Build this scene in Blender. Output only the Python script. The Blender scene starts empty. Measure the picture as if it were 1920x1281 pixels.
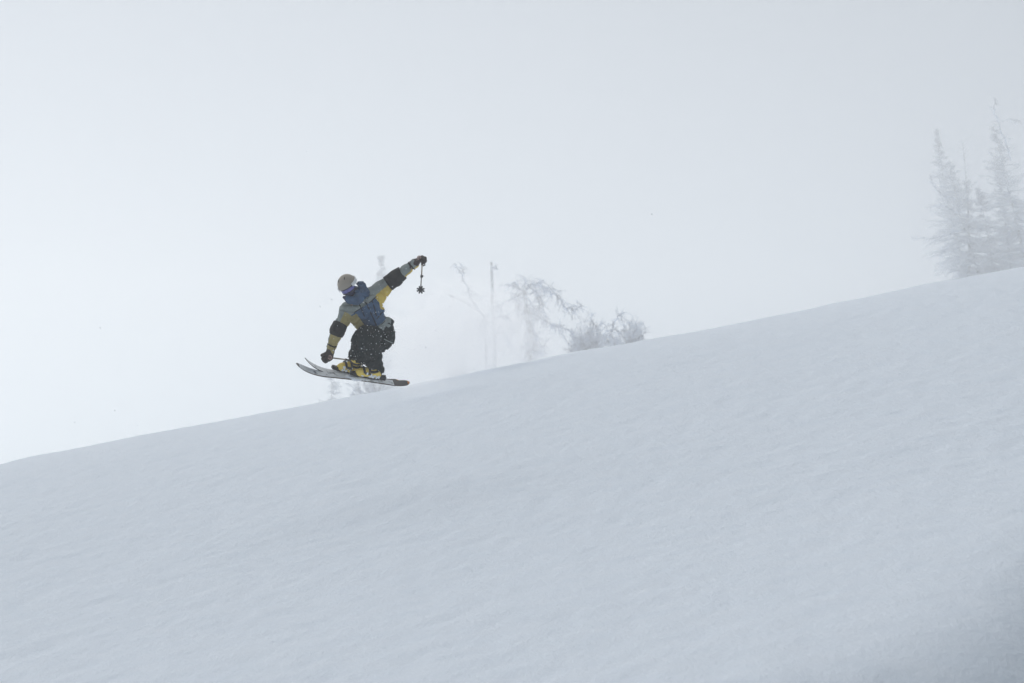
import bpy, math, random
import numpy as np

# ------------------------------------------------------------------ camera, world, sun, exposure
SC = bpy.context.scene
COL = SC.collection
PITCH = math.radians(12.3)
LENS = 70.0
KPX = 36.0 / LENS / 1920.0            # tangent per photo pixel
CR = np.array([1.0, 0.0, 0.0])
CF = np.array([0.0, math.cos(PITCH), math.sin(PITCH)])
CU = np.array([0.0, -math.sin(PITCH), math.cos(PITCH)])

cam_data = bpy.data.cameras.new("camera")
cam = bpy.data.objects.new("camera", cam_data)
COL.objects.link(cam)
cam.location = (0, 0, 0)
cam.rotation_euler = (math.radians(90) + PITCH, 0, 0)
cam_data.lens = LENS
cam_data.sensor_width = 36.0
cam_data.clip_end = 3000
cam_data.dof.use_dof = True
cam_data.dof.focus_distance = 28.2
cam_data.dof.aperture_fstop = 2.8
SC.camera = cam

SUN_EL, SUN_AZ = math.radians(50.5), math.radians(-34)     # azimuth from +Y towards +X
world = bpy.data.worlds.new("World")
SC.world = world
world.use_nodes = True
wn, wl = world.node_tree.nodes, world.node_tree.links
wn.clear()
w_out = wn.new("ShaderNodeOutputWorld")
w_bg = wn.new("ShaderNodeBackground")
w_hs = wn.new("ShaderNodeHueSaturation")
w_sky = wn.new("ShaderNodeTexSky")
w_sky.sky_type = 'NISHITA'
w_sky.sun_disc = False
w_sky.sun_elevation = SUN_EL
w_sky.sun_rotation = SUN_AZ
w_sky.altitude = 2200
w_sky.air_density = 1.0
w_sky.dust_density = 1.2
w_sky.ozone_density = 1.0
w_hs.inputs["Hue"].default_value = 0.482
w_hs.inputs["Saturation"].default_value = 0.42           # overcast: washed out sky
w_bg.inputs["Strength"].default_value = 0.078
wl.new(w_sky.outputs[0], w_hs.inputs["Color"])
wl.new(w_hs.outputs[0], w_bg.inputs["Color"])
wl.new(w_bg.outputs[0], w_out.inputs["Surface"])

sun_data = bpy.data.lights.new("sun", 'SUN')
sun_data.energy = 1.5
sun_data.angle = math.radians(115)
sun_data.color = (1.0, 0.95, 0.88)
sun = bpy.data.objects.new("sun", sun_data)
COL.objects.link(sun)
from mathutils import Vector
_sd = Vector((math.sin(SUN_AZ) * math.cos(SUN_EL), math.cos(SUN_AZ) * math.cos(SUN_EL), math.sin(SUN_EL)))
sun.rotation_euler = (-_sd).to_track_quat('-Z', 'Y').to_euler()
sun.location = (-20, 60, 60)

SC.view_settings.view_transform = 'Standard'
SC.view_settings.look = 'None'
SC.view_settings.gamma = 1.0
SC.view_settings.exposure = 0.36
SC.view_settings.use_curve_mapping = False
SC.render.engine = 'CYCLES'
SC.cycles.volume_bounces = 10
SC.cycles.max_bounces = 14
SC.cycles.diffuse_bounces = 8
SC.cycles.use_denoising = True
SC.cycles.volume_step_rate = 1.0
SC.cycles.volume_max_steps = 256

# ------------------------------------------------------------------ small helpers
def ray(px, py):
    u, v = (px - 960) * KPX, (640.5 - py) * KPX
    return CF + u * CR + v * CU

def at(px, py, depth):
    """world point seen at a photo pixel, at a given depth along the view axis"""
    return ray(px, py) * depth

def _hash(ix, iy, iz, seed):
    n = (ix.astype(np.int64) * 374761393 + iy.astype(np.int64) * 668265263 +
         iz.astype(np.int64) * 2147483647 + seed * 1274126177) & 0xffffffff
    n = ((n ^ (n >> 13)) * 1274126177) & 0xffffffff
    n = (n ^ (n >> 16)) & 0xffffffff
    return n / 4294967295.0

def vnoise(p, seed=0):
    """smooth value noise in [-1,1] at points p (n,3)"""
    p = np.asarray(p, float)
    i = np.floor(p).astype(np.int64)
    f = p - i
    f = f * f * f * (f * (f * 6 - 15) + 10)
    r = np.zeros(len(p))
    for dx in (0, 1):
        wx = f[:, 0] if dx else 1 - f[:, 0]
        for dy in (0, 1):
            wy = f[:, 1] if dy else 1 - f[:, 1]
            for dz in (0, 1):
                wz = f[:, 2] if dz else 1 - f[:, 2]
                r += wx * wy * wz * _hash(i[:, 0] + dx, i[:, 1] + dy, i[:, 2] + dz, seed)
    return r * 2 - 1

def fbm(p, octaves=3, seed=0):
    r, a, q = 0, 1.0, np.asarray(p, float)
    for o in range(octaves):
        r = r + a * vnoise(q, seed + o * 17)
        q = q * 2.03 + 11.3
        a *= 0.5
    return r

def mesh_np(name, verts, faces, smooth=True, mat_idx=None):
    """faces: (n,3) or (n,4) int array"""
    me = bpy.data.meshes.new(name)
    verts = np.asarray(verts, np.float32)
    faces = np.asarray(faces, np.int32)
    k = faces.shape[1]
    me.vertices.add(len(verts))
    me.vertices.foreach_set("co", verts.ravel())
    me.loops.add(faces.size)
    me.loops.foreach_set("vertex_index", faces.ravel())
    me.polygons.add(len(faces))
    me.polygons.foreach_set("loop_start", np.arange(0, faces.size, k, dtype=np.int32))
    me.polygons.foreach_set("loop_total", np.full(len(faces), k, np.int32))
    me.polygons.foreach_set("use_smooth", np.full(len(faces), smooth, bool))
    if mat_idx is not None:
        me.polygons.foreach_set("material_index", np.asarray(mat_idx, np.int32))
    me.update(calc_edges=True)
    me.validate()
    return me

def link(name, me, mats, parent=None, label=None, cat=None, group=None, kind=None):
    o = bpy.data.objects.new(name, me)
    COL.objects.link(o)
    for m in (mats if isinstance(mats, (list, tuple)) else [mats]):
        o.data.materials.append(m)
    if parent is not None:
        o.parent = parent
        o.matrix_parent_inverse = parent.matrix_basis.inverted()
    if label: o["label"] = label
    if cat: o["category"] = cat
    if group: o["group"] = group
    if kind: o["kind"] = kind
    return o

def thing(name, label, cat, loc, group=None):
    o = bpy.data.objects.new(name, None)
    COL.objects.link(o)
    o.empty_display_size = 0.2
    o.location = [float(v) for v in loc]
    o["label"] = label
    o["category"] = cat
    if group: o["group"] = group
    return o

def material(name, color, rough=0.6, spec=0.3, var=0.0, vscale=20.0, bump=0.0, bscale=60.0, color2=None,
             thresh=None, metallic=0.0, subsurface=0.0, coat=0.0):
    m = bpy.data.materials.new(name)
    m.use_nodes = True
    nt = m.node_tree
    b = nt.nodes["Principled BSDF"]
    b.inputs["Base Color"].default_value = (*color, 1)
    b.inputs["Roughness"].default_value = rough
    b.inputs["Specular IOR Level"].default_value = spec
    b.inputs["Metallic"].default_value = metallic
    b.inputs["Coat Weight"].default_value = coat
    if subsurface:
        b.inputs["Subsurface Weight"].default_value = subsurface
        b.inputs["Subsurface Radius"].default_value = (0.03, 0.035, 0.05)
    tc = nt.nodes.new("ShaderNodeTexCoord")
    if var or color2:
        nz = nt.nodes.new("ShaderNodeTexNoise")
        nz.inputs["Scale"].default_value = vscale
        nz.inputs["Detail"].default_value = 5
        nt.links.new(tc.outputs["Object"], nz.inputs["Vector"])
        rp = nt.nodes.new("ShaderNodeValToRGB")
        lo, hi = thresh if thresh else (0.3, 0.7)
        rp.color_ramp.elements[0].position = lo
        rp.color_ramp.elements[1].position = hi
        c2 = color2 if color2 else tuple(min(1, c * (1 + var)) for c in color)
        c1 = color if color2 else tuple(c * (1 - var) for c in color)
        rp.color_ramp.elements[0].color = (*c1, 1)
        rp.color_ramp.elements[1].color = (*c2, 1)
        nt.links.new(nz.outputs["Fac"], rp.inputs["Fac"])
        nt.links.new(rp.outputs["Color"], b.inputs["Base Color"])
    if bump:
        n2 = nt.nodes.new("ShaderNodeTexNoise")
        n2.inputs["Scale"].default_value = bscale
        n2.inputs["Detail"].default_value = 4
        nt.links.new(tc.outputs["Object"], n2.inputs["Vector"])
        bp = nt.nodes.new("ShaderNodeBump")
        bp.inputs["Strength"].default_value = bump
        bp.inputs["Distance"].default_value = 0.02
        nt.links.new(n2.outputs["Fac"], bp.inputs["Height"])
        nt.links.new(bp.outputs["Normal"], b.inputs["Normal"])
    return m

# ------------------------------------------------------------------ terrain
E0, BX = 0.2055, 0.1965
_hy = np.array([-60, -20, 0, 8, 14, 20, 25, 30, 35, 41, 48, 75, 110, 180, 260, 340, 420.0])
_hv = np.array([-4.0, -2.2, -1.65, -2.2, -2.45, -2.25, -1.85, -1.30, -0.74, -0.22, 0.0, -0.18, -0.45, -1.0, -1.9, -4.0, -25.0])
def _pchip_slopes(x, y):
    h = np.diff(x); d = np.diff(y) / h
    m = np.zeros_like(y)
    for i in range(1, len(x) - 1):
        if d[i - 1] * d[i] > 0:
            w1, w2 = 2 * h[i] + h[i - 1], h[i] + 2 * h[i - 1]
            m[i] = (w1 + w2) / (w1 / d[i - 1] + w2 / d[i])
    m[0], m[-1] = d[0], d[-1]
    return m
_hm = _pchip_slopes(_hy, _hv)
def hprof(y):
    y = np.clip(y, _hy[0], _hy[-1])
    i = np.clip(np.searchsorted(_hy, y) - 1, 0, len(_hy) - 2)
    h = _hy[i + 1] - _hy[i]
    t = (y - _hy[i]) / h
    return ((2*t**3 - 3*t**2 + 1) * _hv[i] + (t**3 - 2*t**2 + t) * h * _hm[i] +
            (-2*t**3 + 3*t**2) * _hv[i + 1] + (t**3 - t**2) * h * _hm[i + 1])

def sat(x, lim):
    return lim * np.tanh(x / lim)

def ground(x, y, fine=True):
    x = np.asarray(x, float); y = np.asarray(y, float)
    z = E0 * np.where(y < 340, y, 340 + sat(y - 340, 30)) + hprof(y)
    # the fall line runs from upper right to lower left
    lim = 260.0
    z = z + BX * sat(x, lim)
    # broad undulation of the crest
    z = z + 0.045 * np.sin(x * 0.62 + 1.3) * np.exp(-((y - 46) / 16) ** 2)
    # drop-off added close to the camera, shaped so the lower right falls into shade
    q = (x - 2.9) * 0.79 - (y - 14.0) * 0.61
    q = q + 0.12 * np.sin(y * 1.1 + x * 0.5) + 0.10 * np.sin(x * 2.3 - y * 0.7 + 1.0)
    z = z - 1.3 * np.logaddexp(0, q / 0.30) * 0.30
    if fine:
        sh = x.shape
        P = np.stack([x.ravel(), y.ravel(), np.zeros(x.size)], 1)
        z = z + 0.03 * vnoise(P * [0.2, 0.12, 1], 3).reshape(sh)
        z = z + (0.035 * vnoise(P * [1.3, 0.5, 1] + 9.7, 61) * np.exp(-((P[:, 1] - 47) / 6) ** 2)).reshape(sh)
        z = z + 0.010 * vnoise(P * [0.8, 0.4, 1] + 3.1, 5).reshape(sh)
        # wind scallops, stretched across the fall line
        W = P
        warp = vnoise(P * 0.5 + 7, 9)[:, None] * np.array([0.5, 0.5, 0])
        s = fbm((W + warp) * [2.4, 1.5, 1], 3, 21)
        s = np.minimum(s, 0.25) * 1.3
        near = np.exp(-((np.asarray(y).ravel() - 26) / 30) ** 2)
        z = z + (0.008 * s * near).reshape(sh)
        dn = np.clip(vnoise((W + warp * 0.5) * [3.0, 1.7, 1] + 40, 41) - 0.12, 0, 1)
        dn2 = np.clip(vnoise((W + warp * 0.5) * [5.6, 3.0, 1] + 80, 43) - 0.1, 0, 1)
        z = z - ((0.018 * dn + 0.016 * dn2) * near).reshape(sh)
        s2 = vnoise((W + warp) * [7.0, 4.0, 1], 31)
        z = z + (0.007 * s2 * near).reshape(sh)
    return z

def build_ground():
    def axis(lo, a, b, hi, step, grow):
        core = list(np.arange(a, b + 1e-6, step))
        s, v = step, core[-1]
        while v < hi:
            s *= grow; v += s; core.append(min(v, hi))
        s, v = step, core[0]
        left = []
        while v > lo:
            s *= grow; v -= s; left.append(max(v, lo))
        return np.array(left[::-1] + core)
    xs = axis(-160, -11.5, 11.5, 160, 0.075, 1.13)
    ys = axis(-60, 11.0, 52, 420, 0.09, 1.10)
    X, Y = np.meshgrid(xs, ys)
    Z = ground(X, Y)
    V = np.stack([X.ravel(), Y.ravel(), Z.ravel()], 1)
    nx, ny = len(xs), len(ys)
    i = np.arange(nx - 1)[None, :] + np.arange(ny - 1)[:, None] * nx
    i = i.ravel()
    F = np.stack([i, i + 1, i + nx + 1, i + nx], 1)
    return mesh_np("snow_slope", V, F)

def snow_material():
    m = bpy.data.materials.new("powder_snow")
    m.use_nodes = True
    nt = m.node_tree
    b = nt.nodes["Principled BSDF"]
    b.inputs["Roughness"].default_value = 0.75
    b.inputs["Specular IOR Level"].default_value = 0.25
    tc = nt.nodes.new("ShaderNodeTexCoord")
    nz = nt.nodes.new("ShaderNodeTexNoise")
    nz.inputs["Scale"].default_value = 3.0
    nz.inputs["Detail"].default_value = 6
    rp = nt.nodes.new("ShaderNodeValToRGB")
    rp.color_ramp.elements[0].color = (0.765, 0.85, 0.95, 1)
    rp.color_ramp.elements[1].color = (0.835, 0.90, 0.98, 1)
    nt.links.new(tc.outputs["Object"], nz.inputs["Vector"])
    nt.links.new(nz.outputs["Fac"], rp.inputs["Fac"])
    nt.links.new(rp.outputs["Color"], b.inputs["Base Color"])
    n2 = nt.nodes.new("ShaderNodeTexNoise")
    n2.inputs["Scale"].default_value = 11.0
    n2.inputs["Detail"].default_value = 8
    n2.inputs["Roughness"].default_value = 0.65
    bp = nt.nodes.new("ShaderNodeBump")
    bp.inputs["Strength"].default_value = 0.6
    bp.inputs["Distance"].default_value = 0.05
    mpg = nt.nodes.new("ShaderNodeMapping")
    mpg.inputs["Scale"].default_value = (1.0, 0.55, 1.0)
    nt.links.new(tc.outputs["Object"], mpg.inputs["Vector"])
    nt.links.new(mpg.outputs[0], n2.inputs["Vector"])
    nt.links.new(n2.outputs["Fac"], bp.inputs["Height"])
    nt.links.new(bp.outputs["Normal"], b.inputs["Normal"])
    return m

link("snow_slope", build_ground(), snow_material(), kind="structure",
     label="pale blue wind-rippled powder snow slope rising to the right")

# ------------------------------------------------------------------ haze: one closed box of even fog
HAZE_DENSITY = 0.0025
def box_mesh(name, lo, hi):
    x0, y0, z0 = lo; x1, y1, z1 = hi
    V = [(x0,y0,z0),(x1,y0,z0),(x1,y1,z0),(x0,y1,z0),(x0,y0,z1),(x1,y0,z1),(x1,y1,z1),(x0,y1,z1)]
    F = [(0,3,2,1),(4,5,6,7),(0,1,5,4),(1,2,6,5),(2,3,7,6),(3,0,4,7)]
    return mesh_np(name, V, F, smooth=False)
def volume_material(name, color, density, aniso):
    m = bpy.data.materials.new(name)
    m.use_nodes = True
    nt = m.node_tree
    nt.nodes.clear()
    out = nt.nodes.new("ShaderNodeOutputMaterial")
    v = nt.nodes.new("ShaderNodeVolumePrincipled")
    v.inputs["Color"].default_value = (*color, 1)
    v.inputs["Density"].default_value = density
    v.inputs["Anisotropy"].default_value = aniso
    nt.links.new(v.outputs[0], out.inputs["Volume"])
    return m, v
hm, _ = volume_material("fog", (0.988, 0.994, 1.0), HAZE_DENSITY, 0.80)
link("haze", box_mesh("haze", (-162, -62, -62), (162, 422, 105)), hm, kind="stuff",
     label="pale white fog filling the air over the whole slope")

# ------------------------------------------------------------------ signed-distance modelling (closed, continuous surfaces)
def cap(p0, r0, p1, r1, k=0.03):
    return ("cap", np.asarray(p0, float), float(r0), np.asarray(p1, float), float(r1), k)
def ell(c, radii, axes=None, k=0.03):
    return ("ell", np.asarray(c, float), np.asarray(radii, float), np.eye(3) if axes is None else np.asarray(axes, float), k)
def rbox(c, half, axes, r=0.008, k=0.01):
    return ("box", np.asarray(c, float), np.asarray(half, float), np.asarray(axes, float), r, k)

def prim_dist(pr, P):
    if pr[0] == "cap":
        _, a, ra, b, rb, _k = pr
        ab = b - a
        t = np.clip(((P - a) @ ab) / max(ab @ ab, 1e-9), 0, 1)
        d = P - a - t[:, None] * ab
        return np.sqrt((d * d).sum(1)) - (ra + (rb - ra) * t)
    if pr[0] == "ell":
        _, c, r, A, _k = pr
        q = (P - c) @ A.T
        k0 = np.sqrt(((q / r) ** 2).sum(1))
        k1 = np.sqrt(((q / (r * r)) ** 2).sum(1))
        return k0 * (k0 - 1.0) / np.maximum(k1, 1e-6)
    _, c, hf, A, r, _k = pr
    q = np.abs((P - c) @ A.T) - hf + r
    return np.sqrt((np.maximum(q, 0) ** 2).sum(1)) + np.minimum(q.max(1), 0) - r

def prim_bounds(pr):
    if pr[0] == "cap":
        a, ra, b, rb = pr[1:5]
        return np.minimum(a - ra, b - rb), np.maximum(a + ra, b + rb)
    R = np.linalg.norm(pr[2])
    return pr[1] - R, pr[1] + R

def sdf(prims, P):
    d = np.full(len(P), 9.0)
    for pr in prims:
        e = prim_dist(pr, P)
        k = pr[-1]
        h = np.maximum(k - np.abs(d - e), 0) / k
        d = np.minimum(d, e) - h * h * k * 0.25
    return d

def surface_nets(prims, h, cut=None):
    """closed quad surface of a smooth union, minus an optional cut function"""
    bl = [prim_bounds(p) for p in prims]
    lo = np.min([b[0] for b in bl], 0) - 3 * h
    hi = np.max([b[1] for b in bl], 0) + 3 * h
    n = np.ceil((hi - lo) / h).astype(int) + 1
    ax = [lo[i] + np.arange(n[i]) * h for i in range(3)]
    G = np.stack(np.meshgrid(*ax, indexing="ij"), -1).reshape(-1, 3)
    D = np.empty(len(G))
    for s in range(0, len(G), 400000):
        D[s:s + 400000] = sdf(prims, G[s:s + 400000])
        if cut is not None:
            D[s:s + 400000] = np.maximum(D[s:s + 400000], cut(G[s:s + 400000]))
    D = D.reshape(n)
    S = D < 0
    acc = np.zeros(tuple(n - 1) + (3,)); cnt = np.zeros(tuple(n - 1))
    base = np.stack(np.meshgrid(*[np.arange(m - 1) for m in n], indexing="ij"), -1)
    corners = [(i, j, k) for i in (0, 1) for j in (0, 1) for k in (0, 1)]
    def sub(A, c):
        return A[c[0]:n[0] - 1 + c[0], c[1]:n[1] - 1 + c[1], c[2]:n[2] - 1 + c[2]]
    for c in corners:
        for axis in range(3):
            if c[axis]: continue
            e = list(c); e[axis] = 1
            d0, d1 = sub(D, c), sub(D, e)
            m = (d0 < 0) != (d1 < 0)
            t = np.where(m, d0 / np.where(m, d0 - d1, 1), 0)
            pos = base + np.array(c, float)
            acc += np.where(m[..., None], pos, 0)
            acc[..., axis] += np.where(m, t, 0)
            cnt += m
    act = cnt > 0
    idx = np.full(act.shape, -1)
    idx[act] = np.arange(act.sum())
    V = acc[act] / cnt[act][:, None] * h + lo
    F = []
    for axis in range(3):
        a1, a2 = (axis + 1) % 3, (axis + 2) % 3
        sl0 = [slice(None)] * 3; sl1 = [slice(None)] * 3
        sl0[axis] = slice(0, n[axis] - 1); sl1[axis] = slice(1, n[axis])
        m = S[tuple(sl0)] != S[tuple(sl1)]
        ii = np.argwhere(m)
        ok = (ii[:, a1] > 0) & (ii[:, a2] > 0) & (ii[:, a1] < n[a1] - 1) & (ii[:, a2] < n[a2] - 1)
        ii = ii[ok]
        inside = S[tuple(sl0)][tuple(ii.T)]
        def cell(d1, d2):
            q = ii.copy(); q[:, a1] += d1; q[:, a2] += d2
            return idx[tuple(q.T)]
        q = np.stack([cell(-1, -1), cell(0, -1), cell(0, 0), cell(-1, 0)], 1)
        q[~inside] = q[~inside][:, ::-1]
        F.append(q)
    return V, np.concatenate(F)

def vnormals(V, F):
    n = np.cross(V[F[:, 2]] - V[F[:, 0]], V[F[:, 3]] - V[F[:, 1]])
    N = np.zeros_like(V)
    for i in range(4):
        np.add.at(N, F[:, i], n)
    return N / np.maximum(np.linalg.norm(N, axis=1), 1e-12)[:, None]

# ------------------------------------------------------------------ skier frame: right / camera-up / away, metres, origin by the boots
SK_DEPTH = 28.0
MPX = SK_DEPTH * KPX
SK0 = at(680, 700, SK_DEPTH)
SKM = np.stack([CR, CU, CF])                       # rows: local axes in world space
def K(px, py, c=0.0):
    return np.array([(px - 680) * MPX, (700 - py) * MPX, c])
def W(P):
    return np.asarray(P, float) @ SKM + SK0
def unit(v):
    v = np.asarray(v, float); return v / np.linalg.norm(v)

def garment(name, prims, h, mats, parent, wrinkle=0.0, wfreq=14.0, seed=0, region=None, cut=None, stretch=None):
    V, F = surface_nets(prims, h, cut)
    if wrinkle:
        N = vnormals(V, F)
        q = V if stretch is None else V @ stretch.T
        warp = np.stack([vnoise(q * 6 + 5, seed + 1), vnoise(q * 6 + 9, seed + 2), vnoise(q * 6 + 2, seed + 3)], 1) * 0.05
        r = 1 - np.abs(vnoise((q + warp) * wfreq, seed)) * 2      # ridged: creases
        r2 = vnoise((q + warp) * wfreq * 2.3, seed + 8)
        c1 = np.clip(1 - np.abs(vnoise((q + warp * 1.6) * [wfreq * 0.55, wfreq * 1.1, wfreq * 0.7], seed + 20)) * 4.5, 0, 1)   # sharp folds
        V = V + N * (wrinkle * 0.8 * r + 0.35 * wrinkle * r2 - 2.1 * wrinkle * c1)[:, None]
    mi = None
    if region is not None:
        mi = region(V[F].mean(1), vnormals(V, F)[F].mean(1))
    o = link(name, mesh_np(name, W(V), F, True, mi), mats, parent)
    return o, V, F

def hard(name, prims, h, mats, parent, cut=None):
    return garment(name, prims, h, mats, parent, cut=cut)[0]

def tube(name, pts, rad, mats, parent, sides=10, world=False):
    """swept closed tube through points (skier frame)"""
    pts = np.asarray(pts, float)
    rad = np.broadcast_to(np.asarray(rad, float), len(pts))
    V, F = [], []
    prev = None
    for i, p in enumerate(pts):
        t = unit(pts[min(i + 1, len(pts) - 1)] - pts[max(i - 1, 0)])
        if prev is None:
            prev = unit(np.cross(t, [0.31, 0.77, 0.55]))
        a = unit(prev - t * (prev @ t)); prev = a
        b = np.cross(t, a)
        for s in range(sides):
            g = 2 * math.pi * s / sides
            V.append(p + rad[i] * (math.cos(g) * a + math.sin(g) * b))
    n = len(pts)
    for i in range(n - 1):
        for s in range(sides):
            s2 = (s + 1) % sides
            F.append((i * sides + s, i * sides + s2, (i + 1) * sides + s2, (i + 1) * sides + s))
    c0, c1 = len(V), len(V) + 1
    V += [pts[0], pts[-1]]
    for s in range(sides):
        s2 = (s + 1) % sides
        F.append((c0, s2, s, s)); F.append((c1, (n - 1) * sides + s, (n - 1) * sides + s2, (n - 1) * sides + s2))
    V = np.array(V)
    me = bpy.data.meshes.new(name)
    me.from_pydata([tuple(v) for v in (V if world else W(V))], [], [tuple(dict.fromkeys(f)) for f in F])
    for p in me.polygons: p.use_smooth = True
    return link(name, me, mats, parent)

# materials of the skier
M_GREY = material("grey_green_shell", (0.25, 0.285, 0.28), 0.75, 0.2, var=0.16, vscale=7, bump=0.2, bscale=90)
M_NAVY = material("navy_shell", (0.045, 0.095, 0.18), 0.7, 0.2, var=0.28, vscale=6, bump=0.2, bscale=90)
M_YELL = material("mustard_shell", (0.62, 0.46, 0.10), 0.75, 0.2, var=0.18, vscale=7, bump=0.2, bscale=90)
M_OLIV = material("olive_mustard_shell", (0.36, 0.30, 0.125), 0.75, 0.2, var=0.2, vscale=8, bump=0.2, bscale=90)
M_BLCK = material("black_patch", (0.010, 0.011, 0.013), 0.75, 0.2, var=0.3, vscale=12)
M_TROU = material("dark_teal_trousers", (0.003, 0.010, 0.012), 0.75, 0.18, var=0.4, vscale=6, bump=0.3, bscale=60)
M_GLOV = material("dark_brown_leather", (0.028, 0.015, 0.014), 0.6, 0.35, var=0.35, vscale=18, bump=0.3, bscale=80)
M_EMBL = material("pale_pink_print", (0.42, 0.28, 0.25), 0.7)
M_HELM = material("taupe_helmet", (0.33, 0.295, 0.25), 0.55, 0.35, var=0.03, vscale=9)
M_LENS = material("violet_mirror_lens", (0.10, 0.10, 0.36), 0.12, 0.6, var=0.35, vscale=5, coat=0.4)
M_GFRM = material("dark_goggle_frame", (0.03, 0.03, 0.06), 0.5)
M_STRP = material("white_strap", (0.78, 0.80, 0.82), 0.7)
M_GAIT = material("violet_gaiter", (0.030, 0.032, 0.085), 0.85, 0.1, var=0.3, vscale=14)
M_BOOT = material("yellow_boot_shell", (0.85, 0.63, 0.12), 0.4, 0.45, var=0.12, vscale=12)
M_BUCK = material("black_buckle", (0.012, 0.012, 0.013), 0.45, 0.4)
M_SNOWC = material("clinging_snow", (0.85, 0.88, 0.92), 0.8, 0.2, bump=0.4, bscale=120)
M_SKIT = material("snowy_topsheet", (0.74, 0.77, 0.80), 0.6, 0.3, vscale=9, color2=(0.16, 0.18, 0.20), thresh=(0.60, 0.72))
M_SKIE = material("dark_ski_edge", (0.018, 0.018, 0.022), 0.4, 0.5)
M_SKIW = material("brown_sidewall", (0.10, 0.050, 0.028), 0.5, 0.4, vscale=5, color2=(0.02, 0.018, 0.02), thresh=(0.45, 0.58))
M_ORNG = material("orange_tail_print", (0.55, 0.20, 0.03), 0.5)
M_POLEL = material("pale_pole_shaft", (0.33, 0.29, 0.24), 0.4, 0.5)
M_POLED = material("dark_pole_shaft", (0.035, 0.033, 0.036), 0.4, 0.5)
M_SKIN = material("skin", (0.55, 0.33, 0.24), 0.55, 0.4, subsurface=0.1)

person = thing("person", "airborne skier in grey, navy and mustard jacket crouching with one arm flung up", "person", W([0, 0, 0]))

# ---- skis
def ski_frame(tip_px, tail_px, tip_c, tail_c, v_hint):
    tip, tail = K(*tip_px, tip_c), K(*tail_px, tail_c)
    u = unit(tip - tail)
    v = unit(v_hint - u * (np.asarray(v_hint) @ u))
    w = np.cross(u, v)
    if w[1] < 0: w = -w
    return tip, tail, u, v, w
def build_ski(tip_px, tail_px, tip_c, tail_c, v_hint, label, tip_rise, tail_rise, sag):
    tip, tail, u, v, w = ski_frame(tip_px, tail_px, tip_c, tail_c, v_hint)
    L = np.linalg.norm(tip - tail)
    n = 61
    base, hw, th = [], [], []
    for i in range(n):
        s = i / (n - 1)                                        # 0 tail .. 1 tip
        rise = tip_rise * max(0, (s - 0.70) / 0.30) ** 2.1 + tail_rise * max(0, (0.16 - s) / 0.16) ** 2
        off = -w * (tip_rise * s + tail_rise * (1 - s)) + w * rise - w * sag * 4 * s * (1 - s)
        base.append(tail + (tip - tail) * s + off)
        wd = 0.055 + 0.012 * (2 * s - 1) ** 2 + 0.004 * s
        if s > 0.86: wd *= math.sqrt(max(0.0, 1 - ((s - 0.86) / 0.14) ** 2.2)) * 0.97 + 0.03
        if s < 0.07: wd *= math.sqrt(max(0.0, 1 - ((0.07 - s) / 0.07) ** 2.4)) * 0.80 + 0.20
        hw.append(wd); th.append(0.006 + 0.010 * math.sin(math.pi * min(1, max(0, (s - 0.03) / 0.94))) ** 0.6)
    base = np.array(base)
    root = thing("ski", label, "ski", W(base[n // 2]), "skis on the skier's feet")
    def strip(name, lo, hi, inset, mat, region=None):
        V, F = [], []
        for i in range(n):
            wd = max(0.002, hw[i] - inset)
            for sv, z in ((-1, lo), (1, lo), (1, hi), (-1, hi)):
                zz = th[i] * z
                V.append(base[i] + v * sv * wd + w * zz)
        for i in range(n - 1):
            a, b = i * 4, i * 4 + 4
            for x, y in ((0, 1), (1, 2), (2, 3), (3, 0)):
                F.append((a + x, a + y, b + y, b + x))
        F += [(0, 3, 2, 1), ((n - 1) * 4, (n - 1) * 4 + 1, (n - 1) * 4 + 2, (n - 1) * 4 + 3)]
        mi = None if region is None else region(n)
        return link(name, mesh_np(name, W(V), F, False, mi), mat, root)
    strip("base", 0.0, 0.35, 0.0, M_SKIE)
    strip("sidewall", 0.352, 0.93, 0.0025, M_SKIW)
    def top_region(n):
        r = np.zeros((n - 1) * 4 + 2, int)
        for i in range(n - 1):
            s = i / (n - 1)
            r[i * 4:i * 4 + 4] = 2 if s < 0.012 else (1 if s < 0.12 or s > 0.95 else 0)
        r[-2] = 2
        return r
    strip("topsheet", 0.932, 1.06, 0.006, [M_SKIT, M_SKIE, M_ORNG], top_region)
    def spot(s, z=0.02):
        f = s * (n - 1); i = int(f)
        return base[i] + w * z
    return root, u, v, w, spot, L
V1 = np.array([-0.271, 0.60, 0.75])
skiN, uN, vN, wN, spotN, LN = build_ski((562, 681), (766, 718), -0.50, 0.27, V1,
                                        "lower ski nearer the camera, with dark upturned tail and orange tail end", 0.15, 0.06, -0.022)
skiF, uF, vF, wF, spotF, LF = build_ski((577, 671), (744, 716), -0.42, 0.58, np.array([-0.30, 0.50, 0.80]),
                                        "upper ski farther from the camera, tip pointing above the lower ski", 0.15, 0.05, 0.0)

aN = spotN(0.375, 0.045)
aF = spotF(0.535, 0.045)

# joints (photo pixel + depth offset)
hipR, hipL = K(704, 626, -0.02), K(718, 631, 0.10)         # right hip nearer image left
knR, knL = K(681, 636, -0.34), K(695, 642, -0.26)
ankR, ankL = aF + wF * 0.12 - uF * 0.07, aN + wN * 0.12 - uN * 0.07
neck, pelvis = K(673, 562, -0.28), K(711, 622, 0.02)
shR, shL = K(654, 581, -0.27), K(699, 553, -0.18)
elR, elL = K(637, 620, -0.36), K(742, 523, -0.16)
wrR, wrL = K(625, 654, -0.34), K(778, 496, -0.22)
headc = K(657, 538, -0.38)

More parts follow.
